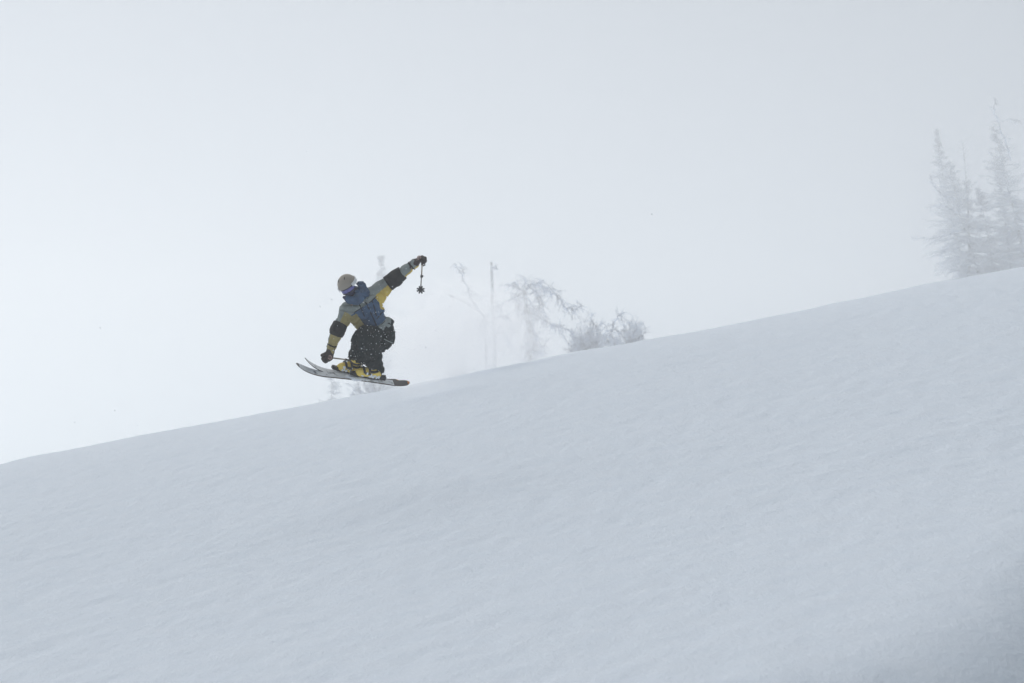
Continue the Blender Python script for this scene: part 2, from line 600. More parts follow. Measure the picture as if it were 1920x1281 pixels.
# torso frame
T_ax = unit(np.append((neck - pelvis)[:2], 0) + [0, 0, neck[2] - pelvis[2]])
L_ax = np.array([0.76, 0.65, 0.0]); L_ax = unit(L_ax - T_ax * (L_ax @ T_ax))
N_ax = np.cross(L_ax, T_ax)                                 # out of the chest, towards the viewer
if N_ax[2] > 0: N_ax = -N_ax
T_org = K(711, 611, -0.05)
def TT(s, l, n=0.0):
    """torso point: s, l in photo pixels along spine / across, n metres out of the chest"""
    return T_org + T_ax * s * MPX / np.linalg.norm(T_ax[:2]) + L_ax * l * MPX + N_ax * n
AX_T = np.stack([L_ax, T_ax, N_ax])

# head frame: rolled to the left, looking down and a little left
h_up = unit([-0.50, 0.80, -0.34])
h_fw = unit([-0.22, -0.42, -0.88]); h_fw = unit(h_fw - h_up * (h_fw @ h_up))
h_rt = np.cross(h_fw, h_up)
if h_rt[0] < 0: h_rt = -h_rt
AX_H = np.stack([h_rt, h_up, h_fw])
def HH(r, u, f):
    return headc + h_rt * r + h_up * u + h_fw * f

# ---- body (under the clothes, one continuous surface)
body_prims = [
    ell(HH(0, 0.0, 0.0), (0.074, 0.105, 0.092), AX_H), ell(HH(0, -0.07, 0.03), (0.05, 0.05, 0.06), AX_H),
    cap(HH(0, 0.0, 0.088), 0.010, HH(0, -0.035, 0.105), 0.014, 0.01),
    ell(HH(0.078, -0.01, -0.01), (0.012, 0.03, 0.02), AX_H, 0.01), ell(HH(-0.078, -0.01, -0.01), (0.012, 0.03, 0.02), AX_H, 0.01),
    cap(HH(0, -0.08, -0.02), 0.055, neck, 0.06),
    cap(neck, 0.055, TT(25, 0), 0.09, 0.05), ell(TT(42, 0), (0.13, 0.11, 0.085), AX_T, 0.06), ell(TT(4, 0), (0.10, 0.12, 0.08), AX_T, 0.06),
    cap(hipR, 0.085, hipL, 0.085, 0.06), cap(TT(0, 0), 0.08, pelvis, 0.09, 0.05),
    cap(shR, 0.05, neck, 0.06), cap(shL, 0.05, neck, 0.06),
    cap(shR, 0.055, elR, 0.042), cap(elR, 0.042, wrR, 0.028), cap(wrR, 0.028, K(616, 668, -0.34), 0.034),
    cap(shL, 0.055, elL, 0.042), cap(elL, 0.042, wrL, 0.028), cap(wrL, 0.028, K(788, 489, -0.23), 0.034),
    cap(hipR, 0.085, knR, 0.055, 0.05), cap(knR, 0.055, ankR, 0.036), cap(hipL, 0.085, knL, 0.055, 0.05), cap(knL, 0.055, ankL, 0.036),
]
hard("body", body_prims, 0.014, M_SKIN, person)

# ---- jacket
def arm_prims(sh, el, wr, r):
    d = unit(wr - el)
    return [cap(sh, r[0], el, r[1], 0.05), cap(el, r[1] * 1.02, wr - d * 0.01, r[2], 0.03), cap(wr - d * 0.015, r[2] * 1.06, wr + d * 0.01, r[2] * 1.02, 0.015)]
jacket_prims = [
    ell(TT(42, 1), (0.185, 0.15, 0.145), AX_T, 0.06), ell(TT(22, 2, 0.0), (0.17, 0.17, 0.15), AX_T, 0.08),
    ell(TT(3, 1), (0.15, 0.12, 0.145), AX_T, 0.06), cap(TT(-2, -12, 0.0), 0.10, TT(-2, 12, 0.0), 0.095, 0.05),
    cap(neck + T_ax * 0.01, 0.105, TT(40, 0), 0.15, 0.06),
    cap(shR, 0.088, TT(45, -8), 0.12, 0.05), cap(shL, 0.105, TT(45, 12), 0.12, 0.06),
] + arm_prims(shR, elR, wrR, (0.090, 0.082, 0.066)) + arm_prims(shL, elL, wrL, (0.108, 0.092, 0.064)) + [
    cap(K(722, 547, -0.17), 0.070, K(712, 564, -0.14), 0.06, 0.07),
    cap(K(662, 588, -0.24), 0.085, K(675, 612, -0.13), 0.062, 0.08), cap(K(652, 590, -0.29), 0.08, K(648, 603, -0.31), 0.085, 0.03),      # loose cloth under the raised arm
]
def limb_t(P, a, b):
    ab = b - a
    t = ((P - a) @ ab) / (ab @ ab)
    d = P - a - np.clip(t, 0, 1)[:, None] * ab
    return t, np.linalg.norm(d, axis=1), d
def jacket_region(P, N):
    rel = P - T_org
    s = (rel @ T_ax) / MPX * np.linalg.norm(T_ax[:2]); l = (rel @ L_ax) / MPX; nn = rel @ N_ax
    wob = vnoise(P * 9, 77) * 1.5
    mi = np.zeros(len(P), int)                                 # 0 grey, 1 navy, 2 yellow, 3 olive
    tor = (s + 0.10 * np.abs(l) + wob < 53)
    mi[tor] = 1
    mi[tor & (s < 8.5 + wob)] = 0
    mi[tor & (l > 26 - 0.05 * s) & (nn < 0.11)] = 2
    mi[tor & (l < -22) & (s < 47) & (nn < 0.12)] = 3
    for (sh, el, wr, left) in ((shR, elR, wrR, False), (shL, elL, wrL, True)):
        t1, d1, v1 = limb_t(P, sh, el)
        t2, d2, v2 = limb_t(P, el, wr)
        up = (t1 > (0.30 if left else 0.22)) & (d1 < 0.15) & (t2 < 0.6)
        dn = (t2 > 0.0) & (d2 < 0.13) & (t2 < 1.4)
        under = unit(np.array([0.35, -0.9, 0.1])) if left else unit(np.array([0.85, -0.35, -0.25]))
        ax1 = unit(el - sh); u1 = unit(under - ax1 * (under @ ax1))
        ax2 = unit(wr - el); u2 = unit(under - ax2 * (under @ ax2))
        a1 = (v1 @ u1) / np.maximum(d1, 1e-4); a2 = (v2 @ u2) / np.maximum(d2, 1e-4)
        if left:
            mi[up] = np.where(a1[up] > 0.18, 2, 0)
            mi[dn] = np.where(a2[dn] > 0.72, 2, 0)
        else:
            mi[up] = np.where(a1[up] > 0.15, 3, 0)
            mi[dn] = np.where(a2[dn] > -0.6, 3, 0)
    # the panel that runs from armpit into the raised sleeve
    tA, dA, _ = limb_t(P, K(738, 540, -0.17), K(712, 572, -0.14))
    pan = (dA < 0.10) & (P[:, 0] > K(707, 0)[0]) & ((P - K(724, 545)) @ np.array([0.5, -0.86, 0]) > -0.02)
    mi[pan] = 2
    return mi
jacket, JV, JF = garment("jacket", jacket_prims, 0.0105, [M_GREY, M_NAVY, M_YELL, M_OLIV], person,
                         wrinkle=0.013, wfreq=9, seed=4, region=jacket_region)
jacket["label"] = "grey, navy and mustard shell jacket"

# elbow patches: the band of sleeve lifted off as its own piece
def band(name, el, sh, wr, t_lo, t_hi, prims_r, mat):
    a = el + unit(sh - el) * t_lo; b = el + unit(wr - el) * t_hi
    pr = [cap(a, prims_r[0], el, prims_r[1], 0.03), cap(el, prims_r[1], b, prims_r[2], 0.03)]
    na, nb = unit(sh - el), unit(wr - el)
    def cut(P):
        return np.maximum((P - a) @ na, (P - b) @ nb)
    return garment(name, pr, 0.009, mat, jacket, wrinkle=0.0035, wfreq=10, seed=12, cut=cut)[0]
band("elbow_patch", elL, shL, wrL, 0.135, 0.135, (0.118, 0.112, 0.099), M_BLCK)
band("elbow_patch", elR, shR, wrR, 0.10, 0.075, (0.106, 0.102, 0.098), M_BLCK)

# zips
def on_chest(s, l):
    """drop a point on to the jacket surface, looking along the chest normal"""
    rel = JV - T_org
    ss = (rel @ T_ax) / MPX * np.linalg.norm(T_ax[:2]); ll = (rel @ L_ax) / MPX
    m = np.argsort((ss - s) ** 2 + (ll - l) ** 2 - 4000 * np.maximum(rel @ N_ax, 0) ** 2 * 0.02)
    near = [i for i in m[:400] if rel[i] @ N_ax > 0.03]
    i = near[0] if near else m[0]
    return TT(s, l, rel[i] @ N_ax + 0.002)
def zip_line(name, pts, r=0.007):
    P = np.array([on_chest(s, l) for s, l in pts])
    Q = P.copy()
    for _ in range(2):
        Q[1:-1] = (Q[:-2] + Q[1:-1] * 2 + Q[2:]) / 4
    tube(name, Q, r, M_BLCK, jacket, 6)
zip_line("zipper", [(s, 3.6 - (56 - s) * 0.165) for s in np.linspace(56, 10, 14)], 0.008)
zip_line("pocket_zip", [(51.5 - t * 25, 15.2 - t * 9.4) for t in np.linspace(0, 1, 9)], 0.007)
zip_line("pocket_zip", [(58 - t * 21, -8 - t * 4.8) for t in np.linspace(0, 1, 9)], 0.0065)
def lay(name, pts, r, mat):
    """a seam or band laid on the jacket: nearest surface points"""
    Q = []
    for p in pts:
        d = np.linalg.norm(JV - p, axis=1)
        Q.append(JV[np.argsort(d)[:6]].mean(0) + np.array([0, 0, -0.003]))
    Q = np.array(Q)
    Q[1:-1] = (Q[:-2] + 2 * Q[1:-1] + Q[2:]) / 4
    tube(name, Q, r, mat, jacket, 6)
zip_line("yoke_seam", [(53 - abs(l) * 0.10, l) for l in np.linspace(5, 26, 9)], 0.006)
zip_line("yoke_seam", [(53 - abs(l) * 0.10, l) for l in np.linspace(-24, -4, 9)], 0.006)
zip_line("hem_seam", [(8.0, l) for l in np.linspace(-6, 20, 10)], 0.006)
zip_line("pocket_flap", [(22, l) for l in np.linspace(4, 20, 8)], 0.008)
for el_, wr_ in ((elL, wrL), (elR, wrR)):
    ax_ = unit(wr_ - el_); e1_ = unit(np.cross(ax_, [0.1, 0.2, 1])); e2_ = np.cross(ax_, e1_)
    c_ = wr_ - ax_ * 0.05
    lay("cuff_strap", [c_ + 0.08 * (math.cos(a) * e1_ + math.sin(a) * e2_) for a in np.linspace(0, 6.2, 15)], 0.010, M_BLCK)
tube("hem_cord", [K(733, 606, -0.02), K(736, 610, -0.03), K(738, 613, -0.02)], 0.006, M_BLCK, jacket, 6)

# hood and collar
hood_prims = [
    cap(K(659, 562, -0.40), 0.062, K(673, 561, -0.40), 0.072, 0.03), cap(K(673, 561, -0.40), 0.072, K(684, 552, -0.32), 0.085, 0.04),
    cap(K(684, 551, -0.33), 0.066, K(680, 536, -0.34), 0.058, 0.04), cap(K(684, 552, -0.24), 0.075, K(668, 550, -0.19), 0.09, 0.05),
    cap(K(681, 552, -0.41), 0.045, K(672, 548, -0.44), 0.030, 0.03),
]
garment("hood", hood_prims, 0.009, M_NAVY, jacket, wrinkle=0.014, wfreq=10, seed=31)

# ---- gaiter, helmet, goggles
garment("neck_gaiter", [ell(HH(0, -0.075, 0.035), (0.078, 0.065, 0.085), AX_H, 0.02), cap(HH(0, -0.09, 0.0), 0.075, neck, 0.08, 0.04),
                        cap(K(650, 559, -0.43), 0.022, K(656, 564, -0.42), 0.03, 0.03)], 0.008, M_GAIT, person, wrinkle=0.004, wfreq=16, seed=2)
def helmet_cut(P):
    q = (P - headc) @ AX_H.T
    rim = 0.018 + 0.00 * q[:, 2] - 0.075 * np.clip(-q[:, 2] / 0.13, 0, 1)      # lower at the back
    return rim - q[:, 1]
helmet = hard("helmet", [ell(HH(0, 0.03, -0.008), (0.133, 0.140, 0.150), AX_H), ell(HH(0, 0.055, 0.10), (0.09, 0.045, 0.04), AX_H, 0.03),
                         cap(HH(-0.118, -0.02, -0.01), 0.028, HH(-0.105, -0.05, -0.02), 0.022, 0.02)], 0.008, M_HELM, person, helmet_cut)
for sx in (-1, 1):
    tube("vent", [HH(0.045 * sx, 0.155, 0.03), HH(0.05 * sx, 0.149, 0.06), HH(0.05 * sx, 0.135, 0.088)], [0.004, 0.007, 0.004], M_BUCK, helmet, 6)
def arc(r_x, r_z, u, a0, a1, n=17, off=0.0):
    return [HH(r_x * math.sin(a), u, r_z * math.cos(a) + off) for a in np.linspace(math.radians(a0), math.radians(a1), n)]
gog_frame = [cap(p, 0.020, q, 0.020, 0.01) for u in (0.016, -0.050) for p, q in zip(arc(0.098, 0.120, u, -62, 62, 9)[:-1], arc(0.098, 0.120, u, -62, 62, 9)[1:])]
gog_frame += [cap(HH(s * 0.085, 0.016, 0.052), 0.02, HH(s * 0.085, -0.05, 0.052), 0.02, 0.01) for s in (-1, 1)]
goggles = hard("goggles", gog_frame, 0.007, M_GFRM, person)
hard("lens", [ell(HH(0, -0.017, 0.025), (0.112, 0.062, 0.122), AX_H)], 0.006, M_LENS, goggles,
     lambda P: 0.045 - ((P - headc) @ AX_H.T)[:, 2])
strap_pts = [(a, HH(0.139 * math.sin(math.radians(a)), 0.012 + 0.018 * (1 - math.cos(math.radians(a))), 0.152 * math.cos(math.radians(a)) - 0.008)) for a in np.linspace(50, 310, 27)]
def strap_mesh():
    V, F = [], []
    for a, p in strap_pts:
        out = unit(h_rt * math.sin(math.radians(a)) + h_fw * math.cos(math.radians(a)))
        for du in (-0.024, 0.024):
            for dr in (-0.004, 0.006):
                V.append(p + h_up * du + out * dr)
    n = len(strap_pts)
    for i in range(n - 1):
        b, c = i * 4, (i + 1) * 4
        for x, y in ((0, 1), (1, 3), (3, 2), (2, 0)):
            F.append((b + x, b + y, c + y, c + x))
    F += [(0, 2, 3, 1), ((n - 1) * 4, (n - 1) * 4 + 1, (n - 1) * 4 + 3, (n - 1) * 4 + 2)]
    return mesh_np("strap", W(V), F, True)
link("strap", strap_mesh(), M_STRP, goggles)

# ---- trousers
def trouser_prims():
    pr = [ell(K(714, 634, 0.02), (0.15, 0.19, 0.19), None, 0.08), cap(hipR, 0.15, hipL, 0.15, 0.08), cap(TT(-8, -8), 0.13, TT(-8, 12), 0.115, 0.06)]
    for hip, kn, an, rr in ((hipR, knR, ankR, 0.112), (hipL, knL, ankL, 0.118)):
        mid = (hip + kn) / 2
        cuff = an + unit(kn - an) * 0.035
        calf = kn + (an - kn) * 0.5
        pr += [cap(hip, 0.155, mid, 0.15, 0.06), cap(mid, 0.15, kn, 0.125, 0.06), cap(kn, 0.118, calf, rr, 0.06), cap(calf, rr, cuff, 0.116, 0.05), cap(cuff, 0.116, an, 0.108, 0.04)]
    pr += [cap(K(662, 668, -0.12), 0.075, K(653, 671, -0.12), 0.02, 0.03),        # kicked-out cuff
           cap(K(697, 680, -0.02), 0.085, K(703, 690, -0.02), 0.05, 0.04)]
    return pr
def trouser_cut(P):
    d = np.full(len(P), -1.0)
    return np.maximum(d, -((P - K(678, 682, 0)) @ unit([0.37, 0.93, 0.0])) + 0.008 * vnoise(P * 25, 3))
trousers, TV, TF = garment("trousers", trouser_prims(), 0.0115, M_TROU, person, wrinkle=0.015, wfreq=8.5, seed=51, cut=trouser_cut)
tube("pocket_zip", [K(722, 636, -0.245), K(730, 640, -0.2), K(737, 643, -0.12)], 0.006, M_GREY, trousers, 6)

# ---- gloves: palm, four curled fingers and a thumb closed on the pole grip
def glove(wr, fdir, axis, flip, G):
    k = unit(fdir)
    ax = unit(axis - k * (axis @ k))
    n = np.cross(k, ax) * flip                      # palm side
    pr = [cap(wr - k * 0.05, 0.062, wr + k * 0.005, 0.058, 0.02)]     # gauntlet
    kn_base = wr + k * 0.105
    for i in range(4):
        o = ax * (0.045 - 0.03 * i)
        L = (0.92, 1.0, 0.95, 0.78)[i]
        k0 = kn_base + o + k * (0.004, 0.010, 0.004, -0.010)[i]
        pr.append(cap(wr + o * 0.75 + k * 0.02, 0.032, k0, 0.022, 0.02))
        p1 = k0 + (k * 0.55 + n * 0.83) * 0.044 * L
        p2 = p1 + (-k * 0.55 + n * 0.83) * 0.030 * L
        p3 = p2 + (-k * 0.98 - n * 0.15) * 0.028 * L
        pr += [cap(k0, 0.0195, p1, 0.018, 0.008), cap(p1, 0.018, p2, 0.017, 0.006), cap(p2, 0.017, p3, 0.015, 0.006)]
    t0 = wr + k * 0.035 + ax * 0.035
    t1 = t0 + ax * 0.032 + k * 0.018 + n * 0.022
    t2 = t1 + k * 0.022 + n * 0.036 - ax * 0.004
    t3 = t2 + n * 0.014 - ax * 0.026 + k * 0.004
    pr += [cap(t0, 0.027, t1, 0.021, 0.015), cap(t1, 0.021, t2, 0.019, 0.006), cap(t2, 0.019, t3, 0.017, 0.006)]
    pr = [pr[0]] + [cap(wr + (p[1] - wr) * G, p[2] * G, wr + (p[3] - wr) * G, p[4] * G, p[5]) for p in pr[1:]]
    g, gv, gf = garment("glove", pr, 0.0062, M_GLOV, person, wrinkle=0.002, wfreq=30, seed=5)
    hold = wr + (k * 0.088 + n * 0.035) * G
    # round print on the back of the hand
    c = wr + k * 0.085 * G
    out = unit(-n * 0.35 + np.array([-0.1, 0.1, -1.0]) * 0.75)
    d = (gv - c) @ out
    lat = np.linalg.norm((gv - c) - d[:, None] * out, axis=1)
    top = c + out * (d[lat < 0.03].max() + 0.001)
    e1 = unit(np.cross(out, k)); e2 = np.cross(out, e1)
    ring = [top + 0.024 * (math.cos(a) * e1 + math.sin(a) * e2) for a in np.linspace(0.5, 2 * math.pi - 0.3, 22)]
    tube("emblem", ring, 0.0075, M_EMBL, g, 6)
    tube("emblem", [top - e1 * 0.004, top + e1 * 0.006], 0.007, M_EMBL, g, 6)
    return g, hold, ax
poleL_dir = unit([0.02, -0.40, -0.91])
poleR_dir = unit([0.40, -0.07, 0.91])
gL, holdL, _ = glove(wrL + unit(wrL - elL) * 0.02, unit([0.80, 0.56, -0.22]), -poleL_dir, 1, 1.08)
gR, holdR, _ = glove(wrR + unit(wrR - elR) * 0.02, unit([-0.20, -0.96, 0.02]), -poleR_dir, -1, 1.22)

# ---- boots and bindings
def boot(anchor, u, v, w, ski, shin):
    A = np.stack([u, w, v])                                     # length, up, across
    BS = 1.16
    def B(x, y, z=0.0): return anchor + (u * x + w * y + v * z) * BS
    bt = thing_part = None
    shell = [cap(B(0.12, 0.055), 0.047, B(-0.02, 0.070), 0.052, 0.03), cap(B(0.13, 0.045), 0.042, B(0.145, 0.045), 0.036, 0.02),
             cap(B(-0.02, 0.070), 0.055, B(-0.10, 0.070), 0.050, 0.03), cap(B(0.10, 0.06), 0.046, B(-0.03, 0.115), 0.055, 0.03)]
    shell = [cap(p[1], p[2] * BS, p[3], p[4] * BS, p[5]) for p in shell]
    o = hard("boot", shell, 0.008, M_BOOT, person)
    o["label"] = "yellow ski boot with black buckles"
    sh = unit(shin)
    hard("cuff", [cap(B(-0.06, 0.11), 0.074, B(-0.06, 0.11) + sh * 0.15, 0.086, 0.03)], 0.009, M_BOOT, o)
    hard("sole", [rbox(B(0.02, 0.010), (0.185, 0.016, 0.038), A, 0.008)], 0.007, M_BUCK, o)
    hard("heel_spoiler", [rbox(B(-0.135, 0.085), (0.014, 0.05, 0.034), A, 0.01)], 0.007, M_BUCK, o)
    for (x, y, r) in ((0.085, 0.082, 0.046), (0.028, 0.112, 0.054)):
        pts = [B(x, y) + (u * 0.35 + w * 0.94) * r * math.cos(a) * 1.22 + v * r * math.sin(a) * 1.24 for a in np.linspace(-1.5, 1.5, 11)]
        tube("buckle", pts, 0.017, M_BUCK, o, 6)
    for f in (0.045, 0.105):
        c = B(-0.06, 0.11) + sh * f
        fw = unit(u - sh * (u @ sh))
        pts = [c + fw * 0.082 * math.cos(a) * 1.06 + v * 0.082 * math.sin(a) * 1.06 for a in np.linspace(-1.9, 1.9, 13)]
        tube("buckle", pts, 0.019, M_BUCK, o, 6)
    for s in (-1, 1):
        hard("buckle_lever", [rbox(B(0.045, 0.088, 0.056 * s), (0.045, 0.018, 0.010), A, 0.008)], 0.005, M_BUCK, o)
    # packed snow stuck in the gaps of the shell
    rng = np.random.default_rng(int(abs(anchor[0]) * 1000))
    sn = [ell(B(rng.uniform(-0.12, 0.14), rng.uniform(0.03, 0.10), -0.05 + rng.uniform(-0.012, 0.004)), rng.uniform(0.010, 0.026, 3), A, 0.01) for _ in range(9)]
    hard("packed_snow", sn, 0.006, M_SNOWC, o)["kind"] = "stuff"
    # binding on the ski
    hard("toe_binding", [rbox(B(0.205, 0.022), (0.045, 0.026, 0.032), A, 0.012), cap(B(0.175, 0.03, -0.02), 0.015, B(0.175, 0.03, 0.02), 0.015, 0.01)], 0.008, M_BUCK, ski)
    hard("heel_binding", [rbox(B(-0.185, 0.026), (0.05, 0.030, 0.03), A, 0.012), cap(B(-0.155, 0.05), 0.016, B(-0.205, 0.06), 0.014, 0.01)], 0.008, M_BUCK, ski)
    return o
bootN = boot(aN, uN, vN, wN, skiN, knL - ankL)
bootF = boot(aF, uF, vF, wF, skiF, knR - ankR)

# ---- ski poles
def pole(hold, d, label, length=1.12):
    d = unit(d)
    root = thing("ski_pole", label, "ski pole", W(hold), "ski poles in the skier's hands")
    top = hold - d * 0.075
    hard("grip", [cap(top, 0.021, hold + d * 0.15, 0.015, 0.01), cap(top, 0.026, top + d * 0.02, 0.022, 0.01)], 0.006, M_GLOV, root)
    e = hold + d * length
    mid = hold + d * length * 0.52
    tube("upper_shaft", [hold + d * 0.14, mid], 0.0105, M_POLEL, root, 8)
    tube("lower_shaft", [mid - d * 0.01, e], 0.0085, M_POLED, root, 8)
    hard("clamp", [cap(mid - d * 0.03, 0.017, mid + d * 0.015, 0.016, 0.01), cap(mid + np.array([0.014, 0, 0]), 0.010, mid + np.array([0.02, 0, 0]) - d * 0.03, 0.009, 0.01)], 0.005, M_BUCK, root)
    e1 = unit(np.cross(d, [0.2, 1, 0.1])); e2 = np.cross(d, e1)
    bc = e - d * 0.06
    spokes = [cap(bc, 0.022, bc + d * 0.012, 0.018, 0.01)]
    for i in range(8):
        a = i * math.pi / 4 + 0.2
        r = math.cos(a) * e1 + math.sin(a) * e2
        spokes.append(cap(bc, 0.011, bc + r * 0.044, 0.009, 0.008))
        spokes.append(cap(bc + r * 0.040, 0.010, bc + r * 0.048, 0.011, 0.006))
    hard("basket", spokes, 0.0045, M_POLED, root)
    tube("tip", [e - d * 0.06, e + d * 0.02], [0.007, 0.003], M_POLED, root, 6)
    s0 = top + d * 0.03
    loop = [s0, s0 + np.array([0.03, -0.035, -0.02]), s0 + np.array([0.035, -0.075, -0.02]), s0 + np.array([0.012, -0.085, -0.01]), s0 + np.array([0.005, -0.05, 0.0]), s0 + d * 0.02]
    tube("strap", loop, 0.010, M_BUCK, root, 6)
    return root
pole(holdL, poleL_dir, "ski pole dangling from the raised hand, star-shaped basket below")
pole(holdR, poleR_dir, "ski pole held in the lowered hand beside the yellow boots")

_g = (1 + 5 ** 0.5) / 2
ICO_V = np.array([(-1,_g,0),(1,_g,0),(-1,-_g,0),(1,-_g,0),(0,-1,_g),(0,1,_g),(0,-1,-_g),(0,1,-_g),(_g,0,-1),(_g,0,1),(-_g,0,-1),(-_g,0,1)]) / 1.9
ICO_F = np.array([(0,11,5),(0,5,1),(0,1,7),(0,7,10),(0,10,11),(1,5,9),(5,11,4),(11,10,2),(10,7,6),(7,1,8),(3,9,4),(3,4,2),(3,2,6),(3,6,8),(3,8,9),(4,9,5),(2,4,11),(6,2,10),(8,6,7),(9,8,1)])
# ---- snow clinging to clothes: countless specks, one part
def specks(name, VF, n, seed, rmin, rmax, parent, keep):
    rng = np.random.default_rng(seed)
    V, F = VF
    N = vnormals(V, F)
    cand = np.where(keep(V, N))[0]
    pick = rng.choice(cand, n, replace=False)
    AV, AF = [], []
    for i, p in enumerate(pick):
        r = rmin + (rmax - rmin) * rng.random() ** 5
        AV.append(V[p] + N[p] * r * 0.4 + ICO_V * r * rng.uniform(0.6, 1.3, 3))
        AF.append(ICO_F + i * 12)
    o = link(name, mesh_np(name, W(np.concatenate(AV)), np.concatenate(AF), True), M_SNOWC, parent, kind="stuff")
    return o
front = lambda V, N: N[:, 2] < -0.15
specks("clinging_snow", (TV, TF), 160, 1, 0.0024, 0.0105, trousers, front)
specks("clinging_snow", (JV, JF), 90, 2, 0.0025, 0.011, jacket, front)

# snow lying on the skis round the bindings
def ski_snow(ski, spot, v, w, u, seed, lo, hi):
    rng = np.random.default_rng(seed)
    pr = []
    for i in range(26):
        s = lo + (hi - lo) * rng.random()
        r = rng.uniform(0.012, 0.030)
        pr.append(ell(spot(s, 0.018) + v * rng.uniform(-0.05, 0.05), (r * 2.2, r * 0.75, r), np.stack([u, w, v]), 0.02))
    garment("lying_snow", pr, 0.008, M_SNOWC, ski, wrinkle=0.004, wfreq=30, seed=seed)[0]["kind"] = "stuff"
ski_snow(skiN, spotN, vN, wN, uN, 3, 0.26, 0.55)
ski_snow(skiF, spotF, vF, wF, uF, 4, 0.40, 0.66)

# ------------------------------------------------------------------ rime-covered trees beyond the crest
TS = 3.15                                   # size of the trees for their distance
def rime_material(name, c1, c2, th, trans):
    m = material(name, c1, 0.85, 0.15, vscale=1.1, color2=c2, thresh=th)
    nt = m.node_tree
    b = nt.nodes["Principled BSDF"]
    tl = nt.nodes.new("ShaderNodeBsdfTranslucent")
    mx = nt.nodes.new("ShaderNodeMixShader")
    mx.inputs[0].default_value = trans
    src = b.inputs["Base Color"].links[0].from_socket
    nt.links.new(src, tl.inputs["Color"])
    nt.links.new(b.outputs[0], mx.inputs[1])
    nt.links.new(tl.outputs[0], mx.inputs[2])
    nt.links.new(mx.outputs[0], nt.nodes["Material Output"].inputs["Surface"])
    return m
M_RIME = rime_material("rime_frost", (0.93, 0.965, 1.0), (0.72, 0.79, 0.89), (0.54, 0.74), 0.7)
M_RIMED = rime_material("thin_rime_on_twigs", (0.84, 0.90, 0.98), (0.30, 0.35, 0.44), (0.48, 0.64), 0.5)
M_BARK = material("frosted_bark", (0.16, 0.18, 0.21), 0.9, 0.1, vscale=1.4, color2=(0.78, 0.83, 0.88), thresh=(0.38, 0.56), bump=0.5, bscale=12)

class Segs:
    """tapered three/six sided sticks collected as arrays"""
    def __init__(self): self.a, self.b, self.ra, self.rb = [], [], [], []
    def add(self, a, b, ra, rb):
        self.a.append(a); self.b.append(b); self.ra.append(ra); self.rb.append(rb)
    def line(self, pts, r0, r1):
        n = len(pts) - 1
        for i in range(n):
            self.add(pts[i], pts[i + 1], r0 + (r1 - r0) * i / n, r0 + (r1 - r0) * (i + 1) / n)
    def mesh(self, name, sides=3):
        A, B = np.array(self.a), np.array(self.b)
        ra, rb = np.array(self.ra)[:, None, None], np.array(self.rb)[:, None, None]
        d = B - A
        L = np.maximum(np.linalg.norm(d, axis=1), 1e-6)
        d = d / L[:, None]
        ref = np.where(np.abs(d[:, 2:3]) < 0.8, np.array([[0, 0, 1.0]]), np.array([[1.0, 0, 0]]))
        u = np.cross(d, ref); u /= np.linalg.norm(u, axis=1)[:, None]
        v = np.cross(d, u)
        g = np.arange(sides) * 2 * math.pi / sides
        ring = np.cos(g)[None, :, None] * u[:, None, :] + np.sin(g)[None, :, None] * v[:, None, :]
        P = np.concatenate([A[:, None] + ring * ra, B[:, None] + ring * rb], 1)        # n, 2s, 3
        n = len(A)
        base = (np.arange(n) * 2 * sides)[:, None]
        quads = np.concatenate([base + np.array([[s, (s + 1) % sides, sides + (s + 1) % sides, sides + s]]) for s in range(sides)], 0)
        return mesh_np(name, P.reshape(-1, 3), quads, True)

def rdir(rng):
    v = rng.normal(size=3); return v / np.linalg.norm(v)
def curve(p, d, L, n, rng, wob=0.12, grav=0.0):
    pts = [np.array(p, float)]
    d = unit(d)
    for i in range(n):
        d = unit(d + rdir(rng) * wob + np.array([0, 0, grav]) / n)
        pts.append(pts[-1] + d * L / n)
    return pts, d
def needles(S, pts, rng, dens, ln, r, droop=-0.2):
    """short rime spikes all along a twig"""
    pts = np.array(pts)
    for i in range(len(pts) - 1):
        seg = pts[i + 1] - pts[i]
        L = np.linalg.norm(seg)
        for _ in range(max(1, int(L * dens / TS + rng.random()))):
            p = pts[i] + seg * rng.random()
            d = unit(unit(seg) * 0.5 + rdir(rng) * 0.9 + np.array([0, 0, droop]))
            S.add(p, p + d * TS * ln * rng.uniform(0.5, 1.3), r, r * 0.35)

def ground_at(x, y):
    return float(ground(np.array([x]), np.array([y]), True)[0])
def base_at(px, depth, py_guess):
    p = at(px, py_guess, depth)
    return np.array([p[0], p[1], ground_at(p[0], p[1])])
def top_height(base, px, py):
    """height a thing on this base needs to reach the photo row"""
    r = ray(px, py)
    return r[2] / r[1] * base[1] - base[2]

